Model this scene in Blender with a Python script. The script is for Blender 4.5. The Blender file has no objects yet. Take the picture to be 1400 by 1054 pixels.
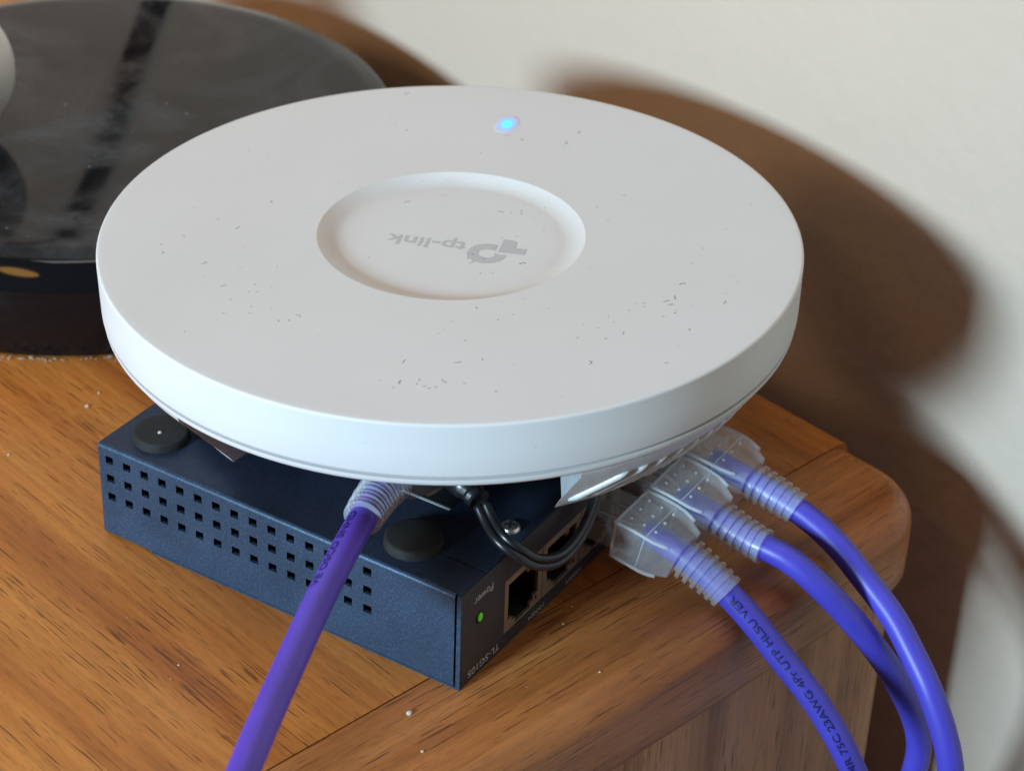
import bpy, bmesh, math, random
from mathutils import Vector, Matrix
R = math.radians
MM = 0.001
sc = bpy.context.scene
COL = sc.collection

# ------------------------------------------------------------------ camera
CAM = Vector((8.83, -369.12, 316.04))
PITCH, ROLL, FPX = R(32.877), R(2.181), 3110.67
fwd = Vector((0, math.cos(PITCH), -math.sin(PITCH)))
up0 = Vector((0, math.sin(PITCH), math.cos(PITCH)))
rt0 = Vector((1, 0, 0))
rt = rt0 * math.cos(ROLL) + up0 * math.sin(ROLL)
up = up0 * math.cos(ROLL) - rt0 * math.sin(ROLL)
cd = bpy.data.cameras.new('camera')
cam = bpy.data.objects.new('camera', cd)
COL.objects.link(cam)
m = Matrix((rt, up, -fwd)).transposed().to_4x4()
m.translation = CAM * MM
cam.matrix_world = m
cd.sensor_width = 36.0
cd.lens = 36.0 * FPX / 1400.0
cd.clip_start, cd.clip_end = 0.01, 20
cd.dof.use_dof = True
cd.dof.focus_distance = 0.492
cd.dof.aperture_fstop = 23
cd.dof.aperture_blades = 0
sc.camera = cam

# ------------------------------------------------------------------ light
w = bpy.data.worlds.new('World')
sc.world = w
w.use_nodes = True
w.node_tree.nodes['Background'].inputs[0].default_value = (1.0, 0.52, 0.22, 1)
w.node_tree.nodes['Background'].inputs[1].default_value = 0.08

def area(name, loc, target, sx, sy, power, col):
    l = bpy.data.lights.new(name, 'AREA')
    l.shape = 'RECTANGLE'; l.size, l.size_y = sx, sy
    l.energy = power; l.color = col
    o = bpy.data.objects.new(name, l)
    COL.objects.link(o)
    o.location = Vector(loc) * MM
    o.rotation_euler = (Vector(target) - Vector(loc)).to_track_quat('-Z', 'Y').to_euler()
    return o
AZ, EL, DIST = R(43.6), R(15.2), 2000
area('window_light', (-DIST*math.sin(AZ)*math.cos(EL), 80-DIST*math.cos(AZ)*math.cos(EL), 30+DIST*math.sin(EL)),
     (0, 80, 30), 0.36, 0.32, 66, (0.59, 0.86, 1.06))
area('overhead_fill', (-140, 60, 1600), (-60, 80, 0), 0.55, 0.55, 4.7, (1.0, 0.90, 0.88))  # unseen area fill added for the soft bounced light from above
area('warm_lamp', (-700, 218, 258), (20, 90, 30), 0.17, 0.17, 1.2, (1.0, 0.62, 0.33))
area('warm_bulb', (-450, -620, 850), (-110, 140, 20), 0.26, 0.09, 0.55, (1.0, 0.52, 0.12)).data.shape = 'ELLIPSE'
sc.view_settings.view_transform = 'Standard'
sc.view_settings.look = 'None'
sc.view_settings.gamma = 1
sc.view_settings.use_curve_mapping = False
sc.view_settings.exposure = 0
sc.cycles.use_denoising = True
sc.cycles.max_bounces = 14
sc.cycles.transmission_bounces = 12
sc.cycles.transparent_max_bounces = 16
sc.cycles.caustics_refractive = False
sc.cycles.caustics_reflective = False

# ------------------------------------------------------------------ materials
def new_mat(name):
    mt = bpy.data.materials.new(name); mt.use_nodes = True
    nt = mt.node_tree
    return mt, nt, nt.nodes['Principled BSDF']
def nd(nt, typ, **kw):
    n = nt.nodes.new(typ)
    for k, v in kw.items(): setattr(n, k, v)
    return n
def noise(nt, vec, scale, detail=3, rough=0.55, dist=0.0):
    n = nd(nt, 'ShaderNodeTexNoise')
    n.inputs['Scale'].default_value = scale; n.inputs['Detail'].default_value = detail
    n.inputs['Roughness'].default_value = rough; n.inputs['Distortion'].default_value = dist
    if vec is not None: nt.links.new(vec, n.inputs['Vector'])
    return n.outputs['Fac']
def ramp(nt, fac, stops, interp='LINEAR'):
    n = nd(nt, 'ShaderNodeValToRGB'); n.color_ramp.interpolation = interp
    e = n.color_ramp.elements
    while len(e) < len(stops): e.new(0.5)
    for el, (p, c) in zip(e, stops):
        el.position = p
        el.color = (c, c, c, 1) if isinstance(c, (int, float)) else (*c, 1)
    nt.links.new(fac, n.inputs['Fac'])
    return n.outputs['Color']
def mixc(nt, fac, a, b, mode='MIX'):
    n = nd(nt, 'ShaderNodeMix', data_type='RGBA', blend_type=mode)
    for i, v in ((0, fac), (6, a), (7, b)):
        if isinstance(v, (int, float)): n.inputs[i].default_value = v
        elif isinstance(v, tuple): n.inputs[i].default_value = (*v, 1)
        else: nt.links.new(v, n.inputs[i])
    return n.outputs[2]
def bump(nt, h, strength, dist):
    n = nd(nt, 'ShaderNodeBump')
    n.inputs['Strength'].default_value = strength; n.inputs['Distance'].default_value = dist
    nt.links.new(h, n.inputs['Height'])
    return n.outputs['Normal']
def coords(nt, scale=(1, 1, 1), off=(0, 0, 0)):
    tc = nd(nt, 'ShaderNodeTexCoord'); mp = nd(nt, 'ShaderNodeMapping')
    mp.inputs['Scale'].default_value = scale; mp.inputs['Location'].default_value = off
    nt.links.new(tc.outputs['Object'], mp.inputs['Vector'])
    return mp.outputs['Vector']

def mat_plain(name, col, rough=0.5, metal=0.0, var=0.0, vscale=200, spec=0.5, bmp=0.0, bscale=1500):
    mt, nt, p = new_mat(name)
    p.inputs['Roughness'].default_value = rough; p.inputs['Metallic'].default_value = metal
    p.inputs['Specular IOR Level'].default_value = spec
    v = coords(nt)
    n = noise(nt, v, vscale, 4)
    lo = tuple(c*(1-var) for c in col); hi = tuple(min(1, c*(1+var)) for c in col)
    nt.links.new(ramp(nt, n, [(0.3, lo), (0.7, hi)]), p.inputs['Base Color'])
    if bmp: nt.links.new(bump(nt, noise(nt, v, bscale, 3), bmp, 0.0002), p.inputs['Normal'])
    return mt

def mat_wood(name, axis, off, dark, mid, light, pore, porec, rough=0.34):
    """oak veneer: axis = index of the grain direction in object space"""
    mt, nt, p = new_mat(name)
    def sc3(across, along):
        s = [across]*3; s[axis] = along; return tuple(s)
    warp = noise(nt, coords(nt, sc3(30, 6), off), 1.0, 3)
    base = coords(nt, sc3(1, 0.06), off)
    ad = nd(nt, 'ShaderNodeVectorMath', operation='MULTIPLY_ADD')
    nt.links.new(warp, ad.inputs[0]); ad.inputs[1].default_value = (0.018,)*3
    nt.links.new(base, ad.inputs[2])
    big = noise(nt, ad.outputs[0], 75, 5, 0.6, 0.4)
    fine = noise(nt, coords(nt, sc3(700, 14), off), 1.0, 4, 0.65)
    c = ramp(nt, big, [(0.28, dark), (0.48, mid), (0.70, light)])
    c = mixc(nt, 0.55, c, ramp(nt, fine, [(0.25, 0.55), (0.6, 1.12)]), 'MULTIPLY')
    pv = coords(nt, sc3(2000, 70), off)
    pn = noise(nt, pv, 1.0, 2, 0.5)
    dens = noise(nt, coords(nt, sc3(55, 10), (off[0]+3, off[1]+1, off[2])), 1.0, 2)
    su = nd(nt, 'ShaderNodeMath', operation='MULTIPLY_ADD')
    nt.links.new(dens, su.inputs[0]); su.inputs[1].default_value = 0.22; nt.links.new(pn, su.inputs[2])
    pm = ramp(nt, su.outputs[0], [(pore, 0.0), (pore+0.025, 0.72)])
    pn2 = noise(nt, coords(nt, sc3(4200, 210), (off[1], off[0]+2, off[2])), 1.0, 1, 0.5)
    c = mixc(nt, ramp(nt, pn2, [(0.62, 0.0), (0.70, 0.5)]), c, tuple(x*1.6 for x in porec))
    c = mixc(nt, pm, c, porec)
    nt.links.new(c, p.inputs['Base Color'])
    p.inputs['Roughness'].default_value = rough
    rr = noise(nt, coords(nt, (60, 60, 60), off), 1.0, 3)
    nt.links.new(ramp(nt, rr, [(0.3, rough-0.06), (0.7, rough+0.12)]), p.inputs['Roughness'])
    inv = nd(nt, 'ShaderNodeMath', operation='SUBTRACT'); inv.inputs[0].default_value = 1.0
    nt.links.new(pm, inv.inputs[1])
    nt.links.new(bump(nt, inv.outputs[0], 0.25, 0.0002), p.inputs['Normal'])
    p.inputs['Specular IOR Level'].default_value = 0.4
    return mt

def mat_clear(name, a0=0.12, a1=0.22):
    mt, nt, p = new_mat(name)
    v = coords(nt)
    p.inputs['Base Color'].default_value = (0.80, 0.84, 0.87, 1)
    p.inputs['IOR'].default_value = 1.45
    nt.links.new(ramp(nt, noise(nt, v, 260, 3), [(0.3, 0.14), (0.7, 0.3)]), p.inputs['Roughness'])
    nt.links.new(bump(nt, noise(nt, v, 420, 2), 0.35, 0.0004), p.inputs['Normal'])
    nt.links.new(ramp(nt, noise(nt, v, 150, 3), [(0.3, a0), (0.7, a1)]), p.inputs['Alpha'])
    return mt

def mat_emit(name, col, strength, base=(0.02, 0.02, 0.02)):
    mt, nt, p = new_mat(name)
    p.inputs['Base Color'].default_value = (*base, 1)
    p.inputs['Emission Color'].default_value = (*col, 1)
    p.inputs['Emission Strength'].default_value = strength
    return mt

def mat_cover():
    mt, nt, p = new_mat('white_plastic')
    v = coords(nt)
    specks = ramp(nt, noise(nt, v, 520, 2, 0.5), [(0.735, 0.0), (0.77, 0.75)])
    area_ = ramp(nt, noise(nt, coords(nt, (1, 1, 1), (3, 1, 0)), 38, 3), [(0.42, 0.0), (0.62, 1.0)])
    msk = mixc(nt, 1.0, specks, area_, 'MULTIPLY')
    tone = ramp(nt, noise(nt, v, 25, 4), [(0.3, (0.645, 0.635, 0.63)), (0.7, (0.67, 0.66, 0.658))])
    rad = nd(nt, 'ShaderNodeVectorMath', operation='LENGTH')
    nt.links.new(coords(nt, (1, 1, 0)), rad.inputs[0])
    grime_and_shade = ramp(nt, rad.outputs['Value'], [(0.0225, 0.0), (0.0258, 0.36), (0.0285, 0.28), (0.0306, 0.0)])  # tan cove ring: some grime, plus shading and warm bounce painted in
    grime_and_shade = mixc(nt, 1.0, grime_and_shade, ramp(nt, noise(nt, v, 70, 4), [(0.3, 0.35), (0.7, 1.0)]), 'MULTIPLY')
    tone = mixc(nt, grime_and_shade, tone, (0.46, 0.38, 0.28))
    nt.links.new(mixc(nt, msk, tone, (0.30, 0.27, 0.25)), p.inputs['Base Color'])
    nt.links.new(ramp(nt, noise(nt, v, 60, 4), [(0.3, 0.42), (0.7, 0.55)]), p.inputs['Roughness'])
    nt.links.new(bump(nt, noise(nt, v, 2600, 2), 0.05, 0.0001), p.inputs['Normal'])
    return mt

def mat_navy(name, col, rough, sparkle):
    mt, nt, p = new_mat(name)
    v = coords(nt)
    sp = ramp(nt, noise(nt, v, 1700, 2, 0.7), [(0.5, 0.0), (0.8, 1.0)])
    wear = ramp(nt, noise(nt, v, 90, 4), [(0.35, 0.85), (0.7, 1.15)])
    c = mixc(nt, sp, col, tuple(min(1, x*sparkle) for x in col))
    c = mixc(nt, 1.0, c, wear, 'MULTIPLY')
    nt.links.new(c, p.inputs['Base Color'])
    p.inputs['Metallic'].default_value = 0.35
    p.inputs['Roughness'].default_value = rough
    nt.links.new(bump(nt, noise(nt, v, 2300, 3, 0.7), 0.22, 0.00015), p.inputs['Normal'])
    return mt

def mat_black_gloss():
    mt, nt, p = new_mat('black_gloss_dusty')
    v = coords(nt)
    cloud = noise(nt, coords(nt, (1, 1, 1), (0.02, 0.05, 0)), 26, 6, 0.62, 0.8)
    fine = noise(nt, v, 420, 4, 0.75)
    geo = nd(nt, 'ShaderNodeNewGeometry'); sx = nd(nt, 'ShaderNodeSeparateXYZ')
    nt.links.new(geo.outputs['Normal'], sx.inputs[0])
    upm = ramp(nt, sx.outputs[2], [(0.9, 0.0), (0.99, 1.0)])
    dm = ramp(nt, cloud, [(0.44, 0.0), (0.72, 0.75)])
    dm = mixc(nt, 1.0, dm, ramp(nt, fine, [(0.25, 0.3), (0.75, 1.0)]), 'MULTIPLY')
    dm = mixc(nt, 1.0, dm, upm, 'MULTIPLY')
    sp = ramp(nt, noise(nt, v, 330, 2), [(0.74, 0.0), (0.78, 1.0)])
    sp = mixc(nt, 1.0, sp, upm, 'MULTIPLY')
    c = mixc(nt, dm, (0.006, 0.006, 0.007), (0.10, 0.105, 0.115))
    c = mixc(nt, sp, c, (0.25, 0.26, 0.28))
    nt.links.new(c, p.inputs['Base Color'])
    nt.links.new(mixc(nt, dm, (0.05,)*3, (0.40,)*3), p.inputs['Roughness'])
    p.inputs['Specular IOR Level'].default_value = 0.26
    return mt

def mat_wall():
    mt, nt, p = new_mat('painted_wall')
    v = coords(nt)
    nt.links.new(ramp(nt, noise(nt, v, 9, 4), [(0.3, (0.515, 0.41, 0.325)), (0.7, (0.545, 0.435, 0.345))]), p.inputs['Base Color'])
    p.inputs['Roughness'].default_value = 0.6
    nt.links.new(bump(nt, noise(nt, v, 140, 5), 0.25, 0.0015), p.inputs['Normal'])
    return mt

M = {}
M['wall'] = mat_wall()
M['floor'] = mat_plain('floor_boards', (0.05, 0.03, 0.02), 0.5, 0, 0.3, 30)
M['wood_field'] = mat_wood('oak_field', 1, (0.3, 0.1, 0), (0.29, 0.080, 0.015), (0.46, 0.160, 0.031), (0.58, 0.235, 0.052), 0.735, (0.085, 0.026, 0.008))
M['wood_edge'] = mat_wood('oak_edge', 0, (1.37, 0.52, 0.2), (0.21, 0.067, 0.019), (0.37, 0.132, 0.036), (0.50, 0.205, 0.062), 0.745, (0.075, 0.024, 0.009))
M['wood_case'] = mat_wood('oak_case', 2, (0.7, 0.2, 0.4), (0.25, 0.105, 0.046), (0.48, 0.235, 0.115), (0.58, 0.31, 0.165), 0.78, (0.07, 0.03, 0.014), 0.5)
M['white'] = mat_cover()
M['cast'] = mat_plain('cast_metal', (0.62, 0.63, 0.64), 0.42, 0.15, 0.12, 500, 0.5, 0.5, 1800)
M['bay'] = mat_plain('bay_metal', (0.16, 0.165, 0.175), 0.5, 0.3, 0.1, 300)
M['grey_print'] = mat_plain('grey_print', (0.47, 0.47, 0.475), 0.5)
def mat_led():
    mt, nt, p = new_mat('led_with_halo')
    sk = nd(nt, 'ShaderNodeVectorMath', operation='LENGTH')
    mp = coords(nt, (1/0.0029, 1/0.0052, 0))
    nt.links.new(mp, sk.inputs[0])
    nt.links.new(ramp(nt, sk.outputs['Value'], [(0.0, (0.10, 0.85, 1.0)), (0.38, (0.10, 0.72, 1.0)), (0.62, (0.10, 0.20, 0.75)), (0.95, (0.0, 0.0, 0.0))]), p.inputs['Emission Color'])  # soft halo round the light painted as fading emission
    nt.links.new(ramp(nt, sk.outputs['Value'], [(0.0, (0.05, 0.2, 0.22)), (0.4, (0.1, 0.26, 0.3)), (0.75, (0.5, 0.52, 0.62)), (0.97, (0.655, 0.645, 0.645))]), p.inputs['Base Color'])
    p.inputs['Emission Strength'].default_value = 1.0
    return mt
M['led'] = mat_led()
M['navy'] = mat_navy('navy_side', (0.028, 0.055, 0.098), 0.42, 2.3)
M['navy_top'] = mat_navy('navy_base', (0.023, 0.034, 0.062), 0.45, 1.8)
M['dark_face'] = mat_plain('port_face_paint', (0.035, 0.036, 0.045), 0.5, 0.1, 0.15, 400)
M['shell'] = mat_plain('port_shell_metal', (0.42, 0.34, 0.27), 0.38, 0.7, 0.15, 250)
M['cavity'] = mat_plain('black_cavity', (0.006, 0.006, 0.007), 0.7)
M['gold'] = mat_plain('gold_contact', (0.55, 0.36, 0.12), 0.3, 0.9)
M['rubber'] = mat_plain('rubber_foot', (0.015, 0.015, 0.0145), 0.75, 0, 0.25, 300, 0.35, 0.3, 900)
M['screw'] = mat_plain('screw_steel', (0.62, 0.6, 0.56), 0.28, 0.9, 0.1, 500)
M['print_w'] = mat_plain('white_print', (0.55, 0.55, 0.58), 0.5)
M['sticker'] = mat_plain('black_sticker', (0.012, 0.011, 0.013), 0.45)
M['green'] = mat_emit('green_led', (0.13, 0.55, 0.02), 0.34, (0.08, 0.3, 0.02))
M['jacket'] = mat_plain('violet_blue_jacket', (0.066, 0.057, 0.46), 0.42, 0, 0.10, 60, 0.45, 0.3, 110)
M['jacket2'] = mat_plain('purple_jacket', (0.100, 0.050, 0.45), 0.42, 0, 0.10, 60, 0.45, 0.3, 110)
M['ink'] = mat_plain('navy_ink', (0.012, 0.012, 0.09), 0.5)
M['clear'] = mat_clear('clear_boot', 0.17, 0.27)
M['clear_edge'] = mat_clear('clear_boot_edge', 0.30, 0.45)
M['wire'] = mat_plain('orange_wire', (0.42, 0.13, 0.09), 0.4)
M['wire2'] = mat_plain('pale_wire', (0.55, 0.5, 0.5), 0.4)
M['cord'] = mat_plain('black_cord', (0.012, 0.012, 0.014), 0.33, 0, 0.1, 200)
M['gloss'] = mat_black_gloss()
M['stem'] = mat_plain('black_stem', (0.006, 0.006, 0.006), 0.4)
M['ceramic'] = mat_plain('white_ceramic', (0.62, 0.63, 0.62), 0.4, 0, 0.04, 40)
M['crumb'] = mat_plain('pale_crumb', (0.5, 0.43, 0.34), 0.8)
M['fibre'] = mat_plain('dark_fibre', (0.27, 0.25, 0.23), 0.8)
M['lint'] = mat_plain('grey_lint', (0.42, 0.41, 0.40), 0.9)

# ------------------------------------------------------------------ mesh helpers (millimetres)
class MB:
    def __init__(s): s.v, s.f, s.sm = [], [], []
    def add(s, vs, fs, smooth=False):
        o = len(s.v); s.v += [tuple(x) for x in vs]
        for f in fs: s.f.append(tuple(i+o for i in f)); s.sm.append(smooth)
        return s
    def box(s, x0, x1, y0, y1, z0, z1):
        vs = [(x, y, z) for z in (z0, z1) for y in (y0, y1) for x in (x0, x1)]
        return s.add(vs, [(0, 2, 3, 1), (4, 5, 7, 6), (0, 1, 5, 4), (2, 6, 7, 3), (0, 4, 6, 2), (1, 3, 7, 5)])
    def prism(s, poly, z0, z1, mp=lambda x, y, z: (x, y, z)):
        n = len(poly)
        vs = [mp(x, y, z0) for x, y in poly] + [mp(x, y, z1) for x, y in poly]
        fs = [tuple(range(n))[::-1], tuple(range(n, 2*n))]
        fs += [(i, (i+1) % n, n+(i+1) % n, n+i) for i in range(n)]
        return s.add(vs, fs)
    def loops(s, rings, closed=True, cap0=True, cap1=True, smooth=True):
        n = len(rings[0]); vs = [p for r in rings for p in r]; fs = []
        for k in range(len(rings)-1):
            for i in range(n if closed else n-1):
                j = (i+1) % n
                fs.append((k*n+i, k*n+j, (k+1)*n+j, (k+1)*n+i))
        s.add(vs, fs, smooth)
        o = len(s.v)-len(vs)
        if cap0: s.f.append(tuple(o+i for i in range(n))[::-1]); s.sm.append(False)
        if cap1: s.f.append(tuple(o+(len(rings)-1)*n+i for i in range(n))); s.sm.append(False)
        return s
    def lathe(s, prof, n=64, c=(0, 0, 0), smooth=True):
        """profile (r, z) from one pole/edge to the other; r=0 ends are closed by tiny caps"""
        rings = [[(c[0]+max(r, 1e-3)*math.cos(2*math.pi*i/n), c[1]+max(r, 1e-3)*math.sin(2*math.pi*i/n), c[2]+z) for i in range(n)] for r, z in prof]
        return s.loops(rings, True, True, True, smooth)
    def build(s, name, mat, parent=None, off=(0, 0, 0), angle=None):
        me = bpy.data.meshes.new(name)
        me.from_pydata([((x-off[0])*MM, (y-off[1])*MM, (z-off[2])*MM) for x, y, z in s.v], [], s.f)
        me.polygons.foreach_set('use_smooth', s.sm)
        bm = bmesh.new(); bm.from_mesh(me)
        bmesh.ops.recalc_face_normals(bm, faces=bm.faces)
        if angle is not None:
            for e in bm.edges:
                if len(e.link_faces) == 2 and e.calc_face_angle(0) > R(angle): e.smooth = False
        bm.to_mesh(me); bm.free()
        me.materials.append(mat)
        o = bpy.data.objects.new(name, me); COL.objects.link(o)
        if parent: o.parent = parent
        return o

def thing(name, label, cat, loc=(0, 0, 0), rot=None, group=None):
    o = bpy.data.objects.new(name, None); COL.objects.link(o)
    o.empty_display_size = 0.01
    mw = (rot.to_4x4() if rot is not None else Matrix.Identity(4)); mw.translation = Vector(loc)*MM
    o.matrix_world = mw
    tag(o, label, cat, group)
    return o
def tag(o, label, cat, group=None):
    o['label'] = label; o['category'] = cat
    if group: o['group'] = group
    return o
def struct(o): o['kind'] = 'structure'; return o

def spline(pts, step=1.0):
    P = [Vector(p) for p in pts]
    P = [P[0]*2-P[1]] + P + [P[-1]*2-P[-2]]
    out = []
    for i in range(1, len(P)-2):
        a, b_, c, d = P[i-1:i+3]
        n = max(2, int((c-b_).length/step))
        for k in range(n):
            t = k/n
            out.append(0.5*((2*b_)+(c-a)*t+(2*a-5*b_+4*c-d)*t*t+(3*b_-a-3*c+d)*t**3))
    out.append(P[-2])
    return out
def frames(pts, ref=Vector((0, 0, 1))):
    out = []; n_prev = None
    for i, p in enumerate(pts):
        t = (pts[min(i+1, len(pts)-1)]-pts[max(i-1, 0)]).normalized()
        if n_prev is None:
            n = ref-t*ref.dot(t); n.normalize()
        else:
            n = n_prev-t*n_prev.dot(t); n.normalize()
        n_prev = n
        out.append((p, t, n, n.cross(t)))     # point, tangent, up, side
    return out
def tube(mb, pts, rad, n=18, ref=Vector((0, 0, 1))):
    fr = frames(pts, ref); rings = []
    for i, (p, t, u, s) in enumerate(fr):
        r = rad(i) if callable(rad) else rad
        rings.append([tuple(p+(u*math.cos(2*math.pi*k/n)+s*math.sin(2*math.pi*k/n))*r) for k in range(n)])
    mb.loops(rings); return fr
def at_len(fr, s):
    """frame at arc length s"""
    acc = 0
    for i in range(len(fr)-1):
        l = (fr[i+1][0]-fr[i][0]).length
        if acc+l >= s or i == len(fr)-2:
            k = (s-acc)/max(l, 1e-6)
            return tuple(fr[i][j].lerp(fr[i+1][j], k) for j in range(4))
        acc += l
def text_mesh(body, size=1.0, width=None, maxedge=None, bold=0.0):
    """flat text: list of 2-D verts and faces, left aligned on the base line"""
    cu = bpy.data.curves.new('t', 'FONT'); cu.body = body; cu.size = 1.0; cu.resolution_u = 3; cu.offset = bold
    ob = bpy.data.objects.new('t', cu); COL.objects.link(ob)
    dg = bpy.context.evaluated_depsgraph_get()
    me = bpy.data.meshes.new_from_object(ob.evaluated_get(dg))
    bpy.data.objects.remove(ob); bpy.data.curves.remove(cu)
    xs = [v.co.x for v in me.vertices]; x0, x1 = min(xs), max(xs)
    kx = (width/(x1-x0)) if width else size
    bm = bmesh.new(); bm.from_mesh(me)
    for v in bm.verts: v.co = Vector(((v.co.x-x0)*kx, v.co.y*size, 0))
    if maxedge:
        bmesh.ops.triangulate(bm, faces=bm.faces)
        for _ in range(4):
            es = [e for e in bm.edges if e.calc_length() > maxedge]
            if not es: break
            bmesh.ops.subdivide_edges(bm, edges=es, cuts=1)
            bmesh.ops.triangulate(bm, faces=bm.faces)
    bm.verts.index_update()
    vs = [tuple(v.co) for v in bm.verts]; fs = [tuple(v.index for v in f.verts) for f in bm.faces]
    bm.free(); bpy.data.meshes.remove(me)
    return vs, fs

# ------------------------------------------------------------------ the setting
TB = R(44.254)                                   # direction of the table's front edge
d1 = Vector((math.cos(TB), math.sin(TB), 0)); d2 = Vector((-math.sin(TB), math.cos(TB), 0))
PHI = TB-R(3.6); WN = Vector((math.cos(PHI), math.sin(PHI), 0)); WOFF = 160.6
wd = Vector((-WN.y, WN.x, 0))
FLOOR = -560
mb = MB()
mb.box(0, 60, -1500, 1500, FLOOR-10, 1300)
wall = mb.build('wall', M['wall']); struct(wall)
wall.matrix_world = Matrix.Translation(WN*WOFF*MM) @ Matrix.Rotation(PHI, 4, 'Z')
mb = MB(); mb.box(-1500, 0, -1500, 1500, FLOOR-30, FLOOR)
fl = mb.build('floor', M['floor']); struct(fl)
fl.matrix_world = wall.matrix_world.copy()

# ------------------------------------------------------------------ table
table = thing('wooden_table', 'orange brown oak table with rounded corner standing close to the cream wall', 'table', (0, 0, FLOOR), Matrix.Rotation(TB, 3, 'Z'))
def edge_loop(x0, x1, y0, y1, i, rc, front):
    """outline with the right side (and the front, when front) inset by i, right front corner rounded"""
    pts = [(x0, y1), (x1-i, y1)]
    if front:
        r = max(rc-i, 0.5); cx, cy = x1-i-r, y0+i+r
        pts += [(cx+r*math.cos(-a*math.pi/20), cy+r*math.sin(-a*math.pi/20)) for a in range(11)]
        pts += [(x0, y0+i)]
    else:
        pts += [(x1-i, y0), (x0, y0)]
    return pts
def slab(name, mat, x0, x1, y0, y1, rt_, rc, front, th, rb=2.0):
    rings = []
    def ring(i, z): return [(x, y, z-FLOOR) for x, y in edge_loop(x0, x1, y0, y1, i, rc, front)]
    rings.append(ring(rb, -th)); rings.append(ring(rb*0.3, -th+rb*0.3)); rings.append(ring(0, -th+rb))
    for k in range(9):
        a = k/8*math.pi/2
        rings.append(ring(rt_*(1-math.cos(a)), -rt_+rt_*math.sin(a)))
    b = MB(); b.loops(rings, True, True, True, True)
    return b.build(name, mat, table, angle=50)
slab('top_panel', M['wood_field'], -560, 137.1, 7.45, 560, 3.0, 0, False, 22)
slab('edge_board', M['wood_edge'], -560, 137.1, -23.5, 7.05, 7.0, 19, True, 22)
rings = [[(x, y, z-FLOOR) for x, y in edge_loop(-555, 133.5, -21.8, 555, 0, 17, True)] for z in (FLOOR+0.5, -22.0)]
b = MB(); b.loops(rings, True, True, True, True); b.build('side_panel', M['wood_case'], table, angle=50)

# ------------------------------------------------------------------ network switch, lying upside down
SA = R(90-31.335)                                # direction of the port face
eR = Vector((math.cos(SA), math.sin(SA), 0)); eL = Vector((-math.sin(SA), math.cos(SA), 0))
SO = (50, 49, 0)
def SW(t, l, z): return eR*t+eL*l+Vector((0, 0, z))
sw = thing('network_switch', 'dark blue metal network switch lying upside down on the oak table', 'network switch', SW(50, 49, 0), Matrix.Rotation(SA, 3, 'Z'))
P0, PITCHP, NP = 17.4, 15.9, 5
PZ0, PZ1 = 3.2, 18.0
PE = P0+PITCHP*NP
b = MB()
b.box(0.85, 100, 0.9, 97.2, 24.1, 25.0)          # base plate, now on top
b.box(0.85, 100, 0.9, 97.2, 0.0, 0.8)
b.box(0.85, 100, 97.2, 98, 0.0, 25.0)
b.box(99.2, 100, 0.9, 97.2, 0.8, 24.1)
b.build('housing', M['navy_top'], sw, SO)
b = MB()
# port face: strips around the opening of the port row
b.box(0.9, P0, 0, 0.9, 0, 25.0); b.box(PE, 100, 0, 0.9, 0, 25.0)
b.box(P0, PE, 0, 0.9, 0, PZ0); b.box(P0, PE, 0, 0.9, PZ1, 25.0)
b.build('port_face', M['dark_face'], sw, SO)
b = MB(); b.box(0.15, 0.8, -0.02, 1.0, 0.0, 24.75); b.box(0.1, 0.8, 1.0, 84, 0.0, 0.55)
b.build('cover_lip', M['navy'], sw, SO)
# vented side panel with real holes
ls = [94.8-5.08*k for k in range(15)]; zs = [21.4, 16.4, 11.35]; hw = 1.08; hh = 1.02
lc = sorted([1.45, 97.9]+[x-hw for x in ls]+[x+hw for x in ls]); zc = sorted([0.8, 24.2]+[z-hh for z in zs]+[z+hh for z in zs])
b = MB(); T1 = 0.85
hole = lambda i, j: any(abs((lc[i]+lc[i+1])/2-x) < 0.3 for x in ls) and any(abs((zc[j]+zc[j+1])/2-z) < 0.3 for z in zs)
nz = len(zc); idx = lambda i, j: i*nz+j
vs = [(0, l, z) for l in lc for z in zc]; N0 = len(vs); vs += [(T1, l, z) for l in lc for z in zc]
fs = []
for i in range(len(lc)-1):
    for j in range(nz-1):
        q = [idx(i, j), idx(i+1, j), idx(i+1, j+1), idx(i, j+1)]
        if hole(i, j):
            for k in range(4):
                a, c = q[k], q[(k+1) % 4]; fs.append((a, c, c+N0, a+N0))
        else:
            fs.append(tuple(q)); fs.append(tuple(x+N0 for x in q[::-1]))
b.add(vs, fs)
# rolled top edge
arc = [(T1-T1*math.cos(a*math.pi/12), 24.2+T1*math.sin(a*math.pi/12)) for a in range(7)]
rings = [[(t, l, z) for t, z in arc] for l in (1.45, 97.9)]
b.loops(rings, False, False, False, True)
b.build('vent_panel', M['navy'], sw, SO)
b = MB(); b.box(2.2, 2.6, 2, 96, 1.2, 23.6); b.build('vent_backing', M['cavity'], sw, SO)  # black sheet behind the vent holes, stands in for the dark interior
# folded bracket with its slot along the port side
b = MB(); b.box(10.2, 99.6, 0.25, 10.4, 25.0, 25.35); b.box(0.95, 9.5, 0.25, 10.0, 25.0, 25.3)
b.build('bracket', M['navy_top'], sw, SO)
b = MB(); b.box(9.5, 10.2, 0.4, 10.8, 25.0, 25.12); b.build('slot', M['cavity'], sw, SO)
b = MB(); b.box(24.6, 66, 19, 60, 25.0, 25.12); b.build('sticker', M['sticker'], sw, SO)
b = MB(); b.box(24.0, 24.6, 19, 60, 25.0, 25.10); b.build('sticker_border', M['grey_print'], sw, SO)
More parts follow.
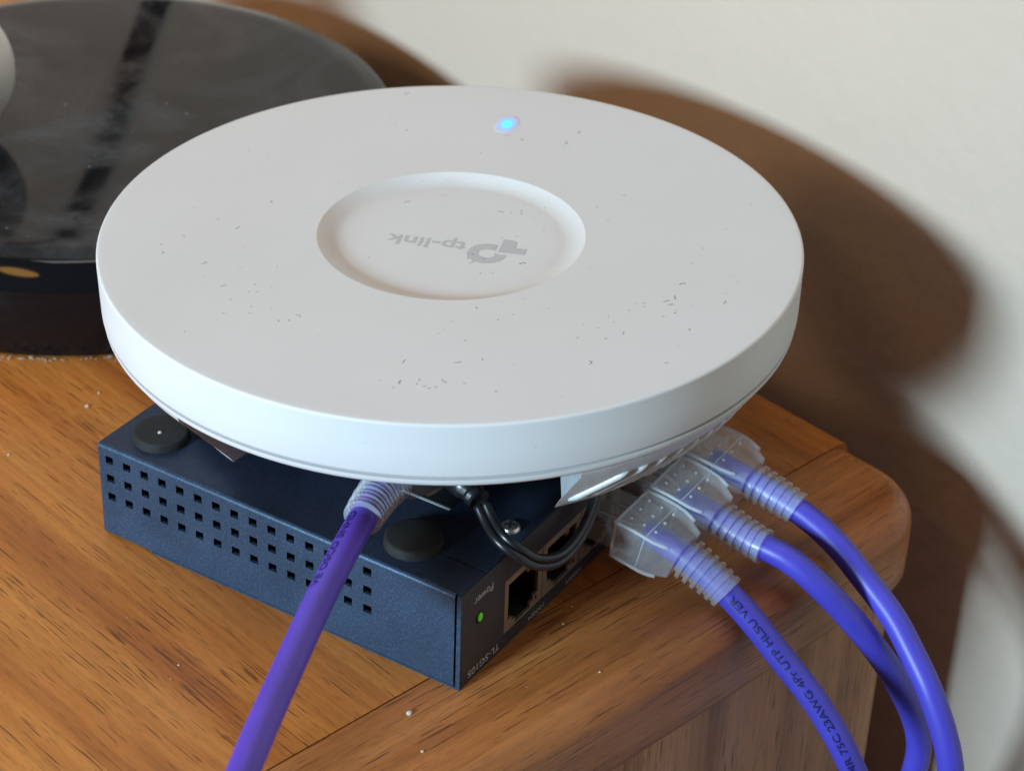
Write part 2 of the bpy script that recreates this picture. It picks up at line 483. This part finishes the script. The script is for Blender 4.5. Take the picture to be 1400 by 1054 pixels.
# screw
b = MB(); b.lathe([(2.3, 25.35), (2.3, 25.7), (1.9, 26.25), (0.9, 26.4), (0, 26.4)], 24, (25.6, 4.4, 0))
s_ = b.build('screw', M['screw'], sw, SO, angle=40)
b = MB()
for a in (0.5, 0.5+math.pi/2):
    c, s = math.cos(a), math.sin(a)
    b.prism([(25.6+c*x-s*y, 4.4+s*x+c*y) for x, y in ((-1.25, -0.26), (1.25, -0.26), (1.25, 0.26), (-1.25, 0.26))], 26.2, 26.47+a*0.004)
b.build('screw_cross', M['cavity'], s_, SO)
# rubber feet
for k, (t, l) in enumerate(((9.9, 18.6), (9.9, 87.6), (90, 18.6), (90, 87.6))):
    b = MB(); b.lathe([(6.5, 25.0), (6.45, 25.4), (6.3, 26.8), (6.0, 27.1), (5.5, 27.22), (0, 27.22)], 40, (t, l, 0))
    ft = b.build('foot', M['rubber'], sw, SO, angle=40)
    if k == 1:
        b = MB(); b.lathe([(0.55, 27.15), (0.4, 27.5), (0, 27.6)], 8, (t-1.2, l-0.6, 0)); b.build('speck', M['crumb'], ft, SO)
# ports
OP = [(-6.1, 13.6), (-6.1, 6.4), (-4.4, 6.4), (-4.4, 5.2), (-3.0, 5.2), (-3.0, 3.9), (3.0, 3.9), (3.0, 5.2), (4.4, 5.2), (4.4, 6.4), (6.1, 6.4), (6.1, 15.9), (-6.1, 15.9)][1:]
for k in range(NP):
    c = P0+PITCHP*(k+0.5); hwp = PITCHP/2-0.12
    outer = [(-hwp, PZ0+0.05), (hwp, PZ0+0.05), (hwp, PZ1-0.05), (-hwp, PZ1-0.05)]
    b = MB()
    # frame strips around the opening (butted), 0.8 thick, set 0.25 back from the face
    y0, y1 = 0.25, 0.95
    z0, z1 = PZ0+0.05, PZ1-0.05
    b.box(c-hwp, c-6.1, y0, y1, z0, z1); b.box(c+6.1, c+hwp, y0, y1, z0, z1)
    b.box(c-6.1, c+6.1, y0, y1, 15.9, z1); b.box(c-6.1, c+6.1, y0, y1, z0, 3.9)
    for s in (-1, 1):
        x = sorted((c+s*6.1, c+s*4.4)); b.box(x[0], x[1], y0, y1, 3.9, 6.4)
        x = sorted((c+s*4.4, c+s*3.0)); b.box(x[0], x[1], y0, y1, 3.9, 5.2)
    pt = b.build('port', M['shell'], sw, SO)
    b = MB()   # dark inside
    b.box(c-6.6, c-6.1, 0.96, 13, 3.4, 16.4); b.box(c+6.1, c+6.6, 0.96, 13, 3.4, 16.4)
    b.box(c-6.1, c+6.1, 0.96, 13, 15.9, 16.4); b.box(c-6.1, c+6.1, 0.96, 13, 3.4, 3.9); b.box(c-6.6, c+6.6, 13, 13.5, 3.4, 16.4)
    b.build('socket', M['cavity'], pt, SO)
    b = MB()   # spring tabs of the shell
    b.box(c+1.4, c+3.0, 0.3, 2.6, 14.6, 15.85); b.build('spring_tab', M['gold'], pt, SO)
    b = MB(); b.box(c+5.0, c+5.7, 0.15, 0.245, 5.0, 6.0); b.build('spring_slot', M['cavity'], pt, SO)
# power led and lettering on the port face (printed upside down, because the box is flipped)
b = MB()
b.lathe([(1.55, 0), (1.55, 0.10), (1.15, 0.12), (0, 0.12)], 20)
b.v = [(7.5+x, -z, 15.2+y) for x, y, z in b.v]; lp = b.build('power_light', M['cavity'], sw, SO)
b = MB(); b.lathe([(1.0, 0.12), (0.95, 0.3), (0.5, 0.5), (0, 0.55)], 20)
b.v = [(7.5+x*0.8, -z, 15.2+y*1.1) for x, y, z in b.v]; b.build('lens', M['green'], lp, SO)
def face_text(body, name, t0, t1, zc_, h, mat):
    vs, fs = text_mesh(body, h, t1-t0)
    b = MB(); b.add([(t1-x, -0.06, zc_+h*0.35-y) for x, y, _ in vs], fs)
    return b.build(name, mat, sw, SO)
face_text('Power', 'power_lettering', 5.2, 12.4, 20.3, 2.9, M['print_w'])
face_text('TL-SG105', 'model_lettering', 3.4, 15.6, 2.0, 2.6, M['print_w'])
for k in range(2):
    c = P0+PITCHP*(k+0.5)
    face_text('1000M', 'port_lettering', c+2.2, c+8.6, 1.35, 1.7, M['grey_print'])

# ------------------------------------------------------------------ access point
AC = Vector((-6.28, 84.69, 63.40)); TX, TY = 0.018, -0.0124
ez = Vector((-TX, -TY, 1)).normalized()
LA = R(169)
ex = Vector((math.cos(LA), math.sin(LA), 0)); ex = (ex-ez*ex.dot(ez)).normalized(); ey = ez.cross(ex)
AROT = Matrix((ex, ey, ez)).transposed()
HT = 34.7
ap = thing('access_point', 'large round white wireless access point with blue light resting on the blue switch', 'access point', AC-ez*HT, AROT)
def aang(world_deg): return R(world_deg)-LA        # world azimuth -> local angle
prof = [(0, HT-1.8), (12, HT-1.8), (25.4, HT-1.8)]
for k in range(1, 13):
    t = k/12; prof.append((25.4+5.2*t, HT-1.8+1.8*(1-math.cos(t*math.pi/2))))
prof += [(31.0, HT), (33, HT), (50, HT), (70, HT), (78.0, HT), (79.3, HT-0.01)]
for k in range(1, 7):
    a = k/6*math.pi/2; prof.append((79.4+0.6*math.sin(a), HT-0.61+0.6*math.cos(a)))
prof += [(80.0, HT-0.9), (79.9, HT-7), (79.8, HT-12.3), (79.7, HT-12.6), (79.2, HT-13.1), (60, HT-13.1)]
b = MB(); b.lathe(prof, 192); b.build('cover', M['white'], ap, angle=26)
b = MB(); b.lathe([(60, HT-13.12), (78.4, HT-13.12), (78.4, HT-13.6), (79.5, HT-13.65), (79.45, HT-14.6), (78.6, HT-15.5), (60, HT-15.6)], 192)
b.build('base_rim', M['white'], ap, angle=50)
# cast base with the open cable bay
n = 180; rings = []
a0, a1 = aang(-135.5), aang(-67.5)
solid = [(60, HT-15.62), (78.2, HT-15.62), (77.6, HT-17.4), (65.2, HT-32.2), (64.2, 0.9), (63.0, 0.3), (30, 0.3)]
bay = [(60, HT-15.62), (58, HT-15.64), (48, HT-15.66), (38.5, HT-15.68), (38.5, HT-25), (38.5, 0.3), (30, 0.3)]
def prof_ring(a, pf): return [(r*math.cos(a), r*math.sin(a), z) for r, z in pf]
def solid_ring(k):                                # the walls of the bay flare inwards
    out = []
    for r, z in solid:
        fl_ = (24, 0, 0, 0, 0, 2, 34)[len(out)]
        s0_ = a1+R(fl_); s1_ = a0+2*math.pi-R(fl_*0.5)
        a = s0_+(s1_-s0_)*k; out.append((r*math.cos(a), r*math.sin(a), z))
    return out
rings = [solid_ring(i/140) for i in range(141)]
ang2 = [a0-R(14)+(a1-a0+R(44))*i/40 for i in range(41)]
rings2 = [prof_ring(a, bay) for a in ang2]
b = MB(); b.loops(rings, False, False, False, True)
b.add(rings[0], [tuple(range(7))]); b.add(rings[-1], [tuple(range(7))])
b.add([r_[-1] for r_ in rings], [tuple(range(141))])
base = b.build('base', M['cast'], ap, angle=40)
b = MB(); b.loops(rings2, False, False, False, True); b.build('cable_bay', M['bay'], ap, angle=40)
b = MB(); b.lathe([(0, -0.8), (44, -0.8), (45, -0.3), (45, 0.29), (0, 0.29)], 64); b.build('mounting_plate', M['bay'], ap, angle=40)
# slanted cooling ribs on the base cone
def cone_pt(a, t, lift):     # t 0 top .. 1 bottom
    r = 77.6+(65.2-77.6)*t; z = (HT-17.4)+(-14.8)*t
    nrm = Vector((14.8, -12.4)).normalized()
    r += nrm.x*lift; z += nrm.y*lift
    return Vector((r*math.cos(a), r*math.sin(a), z))
for k in range(20):
    st = aang(-65.5+3.9*k)
    pts = [cone_pt(st+R(8.0)*(1-t), 0.30+t*0.62, 0.15) for t in [i/14 for i in range(15)]]
    b = MB(); tube(b, pts, lambda i: 0.85*min(1, 0.35+min(i, 14-i)*0.4), 8)
    b.build('cooling_rib', M['cast'], base)
# logo mark and lettering in the dish
LZ = HT-1.8+0.05
lo = AROT.transposed() @ (Vector((2.0, 78.6, 61.6))-AC)
lx, ly = lo.x, lo.y
ring_ = []
ro, ri = 4.5, 2.05
oa = [R(180-i*302/30) for i in range(31)]
poly_o = [(ro*math.cos(a), ro*math.sin(a)) for a in oa]; poly_i = [(ri*math.cos(a), ri*math.sin(a)) for a in oa]
poly_o[-1] = (-1.6, -ro*0.96); poly_i[-1] = (-1.6, -ri*0.93)
b = MB(); b.loops([[(lx+x, ly+y, LZ) for x, y in poly_o], [(lx+x, ly+y, LZ) for x, y in poly_i]], False, False, False, False)
b.add([(lx+x, ly+y, LZ) for x, y in ((-2.4, -7.3), (-2.4, -1.35), (-8.4, -1.35), (-8.4, -3.9), (-5.7, -3.9), (-5.7, -6.3), (-4.7, -7.3))], [(0, 1, 2, 3, 4, 5, 6)])
b.build('logo_mark', M['grey_print'], ap)
vs, fs = text_mesh('tp-link', 6.3, 18.6, None, 0.012)
b = MB(); b.add([(lx+5.3+x, ly-3.9+y, LZ) for x, y, _ in vs], fs); b.build('logo_lettering', M['grey_print'], ap)
# status light
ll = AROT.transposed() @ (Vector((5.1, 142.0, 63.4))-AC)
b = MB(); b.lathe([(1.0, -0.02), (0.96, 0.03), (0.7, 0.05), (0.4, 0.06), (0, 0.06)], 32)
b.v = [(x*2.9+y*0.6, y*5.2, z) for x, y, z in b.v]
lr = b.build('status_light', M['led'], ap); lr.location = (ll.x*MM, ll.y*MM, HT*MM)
# sockets in the bay
for wa, wd_ in ((-107, 15), (-84, 11)):
    a = aang(wa); b = MB()
    b.box(37.0, 39.6, -wd_/2, wd_/2, 3, 16)
    ca, sa = math.cos(a), math.sin(a)
    b.v = [(x*ca-y*sa, x*sa+y*ca, z) for x, y, z in b.v]
    b.build('bay_socket', M['cavity'], ap)

# ------------------------------------------------------------------ patch cables
CR = 3.05
def loft_boot(fr_at, s0, s1, s2, n=28):
    """clear hood from s0 to s1 then ribbed sleeve from s1 to s2"""
    secs = []
    L = s1-s0
    for u, hw_, hh_, e in ((0, 7.3, 4.8, 0.5), (0.02, 7.6, 5.1, 0.7), (0.3, 7.7, 5.2, 0.8), (0.62, 7.6, 5.1, 0.8), (0.64, 7.5, 5.05, 0.9), (0.98, 5.0, 4.9, 1.6), (1.0, 4.2, 4.2, 4.1)):
        secs.append((s0+u*L, hw_, hh_, e))
    nr = 6; pr = (s2-s1)/nr
    for k in range(nr):
        big = 5.0-0.14*k; sm = 3.95
        s = s1+k*pr
        secs += [(s+0.02*pr, sm, sm, sm-0.01), (s+0.38*pr, sm, sm, sm-0.01), (s+0.44*pr, big, big, big-0.01), (s+0.92*pr, big, big, big-0.01), (s+0.98*pr, sm, sm, sm-0.01)]
    rings = []
    for s, hw_, hh_, e in secs:
        p, t, u, sd = fr_at(s)
        ring = []
        for k in range(n):
            qd, j_ = divmod(k, n//4); a = (qd+j_/(n//4-1))*math.pi/2
            c, sn = math.cos(a), math.sin(a)
            gx = (hw_-e)*(1 if qd in (0, 3) else -1)+e*c; gz = (hh_-e)*(1 if qd < 2 else -1)+e*sn
            ring.append(tuple(p+sd*gx+u*gz))
        rings.append(ring)
    mb_ = MB(); mb_.loops(rings, True, True, True, True)
    return mb_
def patch_cable(label, path, jacket, s_plug, s0, s1, s2, text=None, tview=None, toff=0.0, th=2.5, tdir=-1, origin=None, twidth=None):
    pts = spline(path, 1.0)
    base_ = origin if origin is not None else pts[0]
    root = thing('patch_cable', label, 'network cable', base_, None, 'violet network patch cables')
    off = tuple(base_)
    fr_all = frames(pts)
    fa = lambda s: at_len(fr_all, s)
    # jacket starts inside the hood
    js = s0+3.5
    acc = 0; jp = []
    for i, p in enumerate(pts):
        if i: acc += (pts[i]-pts[i-1]).length
        if acc >= js: jp.append(p)
    b = MB(); tube(b, jp, CR, 20); b.build('jacket', jacket, root, off, angle=60)
    bt = loft_boot(fa, s0, s1, s2).build('boot', M['clear'], root, off, angle=35)
    # thickened edges of the moulded hood
    for sx, sz in ((-1, 1), (1, 1), (1, -1), (-1, -1)):
        b = MB(); ep = []
        for u_, hw_, hh_ in ((0.0, 7.25, 4.75), (0.3, 7.3, 4.85), (0.62, 7.2, 4.75), (0.82, 6.2, 4.6)):
            p, t, u, sd = fa(s0+u_*(s1-s0)); ep.append(p+sd*(hw_*sx)+u*(hh_*sz))
        tube(b, spline(ep, 1.5), 0.42, 8); b.build('hood_edge', M['clear_edge'], bt, off)
    for u_ in (0.01, 0.48):
        b = MB(); p, t, u, sd = fa(s0+u_*(s1-s0))
        cs = [p+sd*(7.25*x)+u*(4.8*z) for x, z in ((-1, -1), (-1, 1), (1, 1), (1, -1))]
        for i in range(4):
            if u_ > 0.1 and i in (3,): continue
            tube(b, [cs[i], cs[(i+1) % 4]], 0.33 if u_ < 0.1 else 0.15, 8, t)
        b.build('hood_edge', M['clear_edge'], bt, off)
    # little grip dots on the hood
    b = MB()
    for i in range(3):
        for j in range(3):
            p, t, u, sd = fa(s0+2.2+i*3.0)
            c = p+sd*((j-1)*4.0)+u*5.0
            r = 0.42
            b.loops([[tuple(c+(t*math.cos(k*math.pi/3)+sd*math.sin(k*math.pi/3))*rr+u*h) for k in range(6)] for rr, h in ((r, -0.15), (r*0.9, 0.18), (r*0.3, 0.3))])
    g = b.build('grip_dots', M['clear_edge'], bt, off); g['kind'] = 'stuff'
    # plug body
    b = MB(); n4 = []
    for s, hw_, z0, z1 in ((s_plug, 5.7, -3.4, 3.2), (s_plug+0.4, 5.85, -3.6, 3.4), (s0+5.0, 5.85, -3.6, 3.4)):
        p, t, u, sd = fa(s)
        n4.append([tuple(p+sd*x+u*z) for x, z in ((-hw_, z0), (hw_, z0), (hw_, z1), (-hw_, z1))])
    b.loops(n4, True, True, True, False); pl = b.build('plug', M['clear'], root, off)
    for i in range(4):
        b = MB(); x = -3.6+i*2.4
        wp = []
        for s, k in ((s_plug+4, 1.0), (s0-1, 1.0), (s0+3.8, 0.45)):
            p, t, u, sd = fa(s); wp.append(p+sd*(x*k)+u*(0.6 if i % 2 else -0.6))
        tube(b, wp, 0.33, 8); b.build('wire', M['wire' if i % 2 == 0 else 'wire2'], pl, off)
    if text:
        body, t_start, t_end = text
        vs, fs = text_mesh(body, th, abs(t_end-t_start), 0.45, 0.022)
        b = MB(); out = []
        for x, y, _ in vs:
            s = (t_end-x) if tdir < 0 else (t_start+x)
            p, t, u, sd = fa(s)
            t = t.normalized(); nn = tview-t*tview.dot(t); nn.normalize()
            xd = t*tdir; yd = nn.cross(xd)
            al = toff+(y-th*0.35)/CR
            out.append(tuple(p+(nn*math.cos(al)+yd*math.sin(al))*(CR+0.045)))
        b.add(out, fs); b.build('jacket_lettering', M['ink'], root, off)
    return root
def dz_path(t, lst, drift=None):
    out = []
    for d, z in lst: out.append(SW(t, -d, z))
    return out
PC = [P0+PITCHP*(k+0.5) for k in range(5)]
VIEW = Vector((-0.08, -0.80, 0.60))
near = dz_path(PC[2], [(-7, 13.2), (0, 13.2), (8, 13.0), (15, 11.9), (22, 10.0), (31, 6.0), (39, 0.8), (47, -6.0), (59, -16.8), (69, -30.5), (77, -49), (82, -75), (84, -120), (80, -200), (70, -300)])
patch_cable('violet cable with printed lettering, in the middle port beside the two empty ports', near, M['jacket'], 1.0, 14.6, 29.6, 42.2,
            ('CMR 75C 23AWG 4Pr UTP HLSU VER', 43.2, 93.4), VIEW, toff=0.10, th=2.35)
mid = [SW(t, -d, z) for t, d, z in ((PC[3], -7, 13.4), (PC[3], 0, 13.4), (PC[3], 8, 13.3), (PC[3], 16, 12.0), (73, 29.6, 8.4), (73.3, 40.7, 6.6), (75, 49.8, 0.4), (79.5, 58.1, -10.4), (84, 63.8, -20.9), (87.5, 68.2, -31), (90, 71.3, -41.1), (91, 71.9, -52), (91, 69, -72), (88, 60, -120), (85, 52, -200), (84, 50, -300))]
patch_cable('violet cable plugged between the other two switch cables, bending back below the table edge', mid, M['jacket'], 1.0, 14.6, 29.6, 42.2)
far = [SW(t, -d, z) for t, d, z in ((PC[4], -7, 13.4), (PC[4], 0, 13.4), (PC[4], 9, 13.6), (PC[4], 17, 12.8), (89, 34.5, 8.7), (88.5, 44.6, 4.3), (87, 53.5, -1.2), (84, 62.8, -6.3), (81, 69.4, -11.2), (78, 76, -17.2), (76, 81.7, -25.7), (75, 85.3, -35), (74.5, 88.5, -52), (74.5, 91, -90), (74, 91, -200), (74, 88, -300))]
patch_cable('violet cable in the switch port closest to the cream wall, outermost of three', far, M['jacket'], 1.0, 14.6, 29.6, 42.2)
lead = [Vector(p) for p in ((-3.5, 52, 38), (-7.5, 42, 37.5), (-13, 30, 37), (-18.5, 19, 36.4), (-22.0, 7.5, 36), (-27, -14, 36), (-32, -40, 36), (-36.5, -66, 36), (-42, -100, 32), (-47, -135, 16), (-50, -158, -20), (-51, -170, -80), (-50, -172, -300))]
patch_cable('purple cable plugged into the white access point, crossing over the vent holes of the switch', lead, M['jacket2'], 3.0, 13, 29.0, 44.5,
            ('VE OSCO SNHD', 46.0, 72.0), Vector((-0.30, -0.75, 0.60)), toff=0.30, th=2.3, tdir=-1)

# ------------------------------------------------------------------ black twin power cord
cp = [SW(24.5, 24, 36), SW(22.6, 15.5, 35), SW(20.7, 9.3, 33.6)]
path = [SW(20.4, 8.6, 33.2), SW(18.9, 5.6, 31.0), SW(16.4, 0.8, 29.6), SW(17.4, -3.2, 27.2), SW(21.9, -5.2, 22.8), SW(30.2, -5.8, 19.0), SW(38.4, -5.4, 19.0), SW(44.6, -4.6, 21.4), SW(48.6, -3.4, 24.6), SW(51, 0.5, 27.6), SW(53, 8, 28.0), SW(55, 20, 27.2)]
cord = thing('power_cord', 'thin black twin power cord looping from the access point over the switch ports', 'power cord', path[0])
pp = spline(path, 0.8); fr = frames(pp)
off = tuple(path[0])
for s in (-1, 1):
    b = MB(); tube(b, [p+(u*0.35+sd*0.8)*s for p, t, u, sd in fr], 0.98, 12); b.build('strand', M['cord'], cord, off)
b = MB(); cps = spline(cp, 0.9); m_ = len(cps)-1
tube(b, cps, lambda i: (3.1 if i < m_*0.72 else (2.3 if (i % 2) else 2.65)), 20)
b.build('plug', M['cord'], cord, off, angle=40)

# ------------------------------------------------------------------ round black lamp foot and its leaning stem
BC = Vector((-113.0, 214.0, 0))
lamp = thing('lamp_stand', 'round glossy black lamp foot with dusty top, standing behind the white access point', 'lamp', BC)
prof = [(60, 0.0), (84.8, 0.0), (85.7, 0.8), (85.8, 18.6), (85.5, 19.8)]
prof += [(85.0, 20.6), (81.6, 25.0), (81.2, 25.4), (80.7, 25.75), (80.1, 26.0), (79.4, 26.2), (76.6, 26.95), (76.0, 27.1), (75.3, 27.22), (74.5, 27.3), (72, 27.4), (40, 27.4), (0, 27.4)]
prof = [(r+3.8 if r > 70 else r, z) for r, z in prof]
b = MB(); b.lathe(prof, 160); b.build('foot', M['gloss'], lamp, angle=50)
# black cable running slantwise up the wall, seen mirrored in the black foot
wc = [Vector((-131.2, 379.9, 68.2))+Vector((-47.2, 55.8, 131.9))*k for k in (-0.06, 0.1, 1.0, 2.5, 5.0)]
wc = [p-WN*(p.dot(WN)-(WOFF-4.1)) for p in wc]
wc.insert(0, wc[0]+WN*9-Vector((0, 0, 6)))
b = MB(); tube(b, spline(wc, 30), 4.2, 16, Vector((0, 1, 0)))
o = b.build('wall_cable', M['stem'], None, tuple(wc[0])); o.location = wc[0]*MM
tag(o, 'black cable running up the cream wall behind the round black foot', 'cable')
# white rounded ornament on the foot
orn = thing('white_ornament', 'smooth white rounded ornament standing on the round black foot', 'ornament', (-149.8, 193.7, 27.4))
b = MB(); b.lathe([(0, 0.0), (9, 0.0), (10, 0.4)] + [(20*math.sin(a), 20-20*math.cos(a)*0.99) for a in [R(35+i*7.25) for i in range(20)]] + [(0, 39.9)], 48)
b.build('body', M['ceramic'], orn, angle=60)
b = MB(); b.lathe([(10.6, -0.0), (10.8, 0.8), (10.2, 1.4), (9.5, 1.4)], 40); b.build('base_ring', M['ceramic'], orn, angle=60)

# ------------------------------------------------------------------ dust, crumbs, fibres
rnd = random.Random(7)
b = MB()
for _ in range(120):                               # short fibres on the white cover
    a = rnd.uniform(0, 2*math.pi); r = 76*math.sqrt(rnd.random())
    if rnd.random() < 0.6:
        cx_, cy_ = rnd.choice(((-12, 45), (-10, 62), (-40, 30), (-55, 20), (-8, 8), (35, 40), (-20, -15)))
        cx_ += rnd.gauss(0, 5); cy_ += rnd.gauss(0, 5); r = min(76, math.hypot(cx_, cy_)); a = math.atan2(cy_, cx_)
    L = rnd.choice((0.25, 0.3, 0.35, 0.5, 0.6, 0.9, 1.5)); h = rnd.uniform(0, math.pi)
    dz = -1.8 if r < 23 else 0
    if 23 <= r < 31: continue
    c = Vector((r*math.cos(a), r*math.sin(a), HT+dz+0.06)); dr = Vector((math.cos(h), math.sin(h), 0)); pr_ = Vector((-dr.y, dr.x, 0))
    k = rnd.uniform(-1.6, 1.6)
    pts = [AC-ez*HT+AROT @ (c+dr*(x*L)+pr_*(k*L*(0.25-x*x))) for x in (-0.5, -0.25, 0, 0.25, 0.5)]
    tube(b, pts, rnd.uniform(0.03, 0.06), 5)
o = b.build('dust_fibres', M['fibre']); o['kind'] = 'stuff'; tag(o, 'short dark dust fibres scattered on the white access point', 'dust')
b = MB()
def crumb(x, y, s, z=0):
    for _ in range(1):
        rings = [[(x+s*rr*math.cos(k*math.pi/3)*rnd.uniform(0.7, 1.2), y+s*rr*math.sin(k*math.pi/3)*rnd.uniform(0.7, 1.2), z+s*h) for k in range(6)] for rr, h in ((1, 0), (0.9, 0.5), (0.4, 0.8))]
        b.loops(rings)
for x, y, s in ((-9.9, -7.6, 0.75), (-6.6, -19.2, 0.4), (-96.8, 102.7, 0.6), (22.1, 23.9, 0.35), (30, 8, 0.35), (-111.9, 80.5, 0.4), (-95, 109, 0.4), (24, 30, 0.3), (-60, 5, 0.3), (-88, 92, 0.35)):
    crumb(x, y, s)
for _ in range(16):
    crumb(rnd.uniform(-130, 20), rnd.uniform(-10, 110), rnd.uniform(0.1, 0.2))
o = b.build('crumbs', M['crumb']); o['kind'] = 'stuff'; tag(o, 'tiny pale crumbs on the oak table top', 'crumbs')
b = MB()
for _ in range(200):                              # lint collected round the black foot
    a = R(rnd.uniform(-175, -40)); r = 90.0+abs(rnd.gauss(0, 0.9))
    p = BC+Vector((r*math.cos(a), r*math.sin(a), 0.1+rnd.random()*0.25)); h = a+math.pi/2+rnd.gauss(0, 0.5); L = rnd.uniform(0.4, 1.6)
    dr = Vector((math.cos(h), math.sin(h), rnd.uniform(-0.1, 0.15)))*L
    tube(b, [p-dr*0.5, p+Vector((0, 0, 0.12)), p+dr*0.5], 0.09, 4)
o = b.build('lint', M['lint']); o['kind'] = 'stuff'; tag(o, 'grey lint gathered round the bottom of the black foot', 'lint')
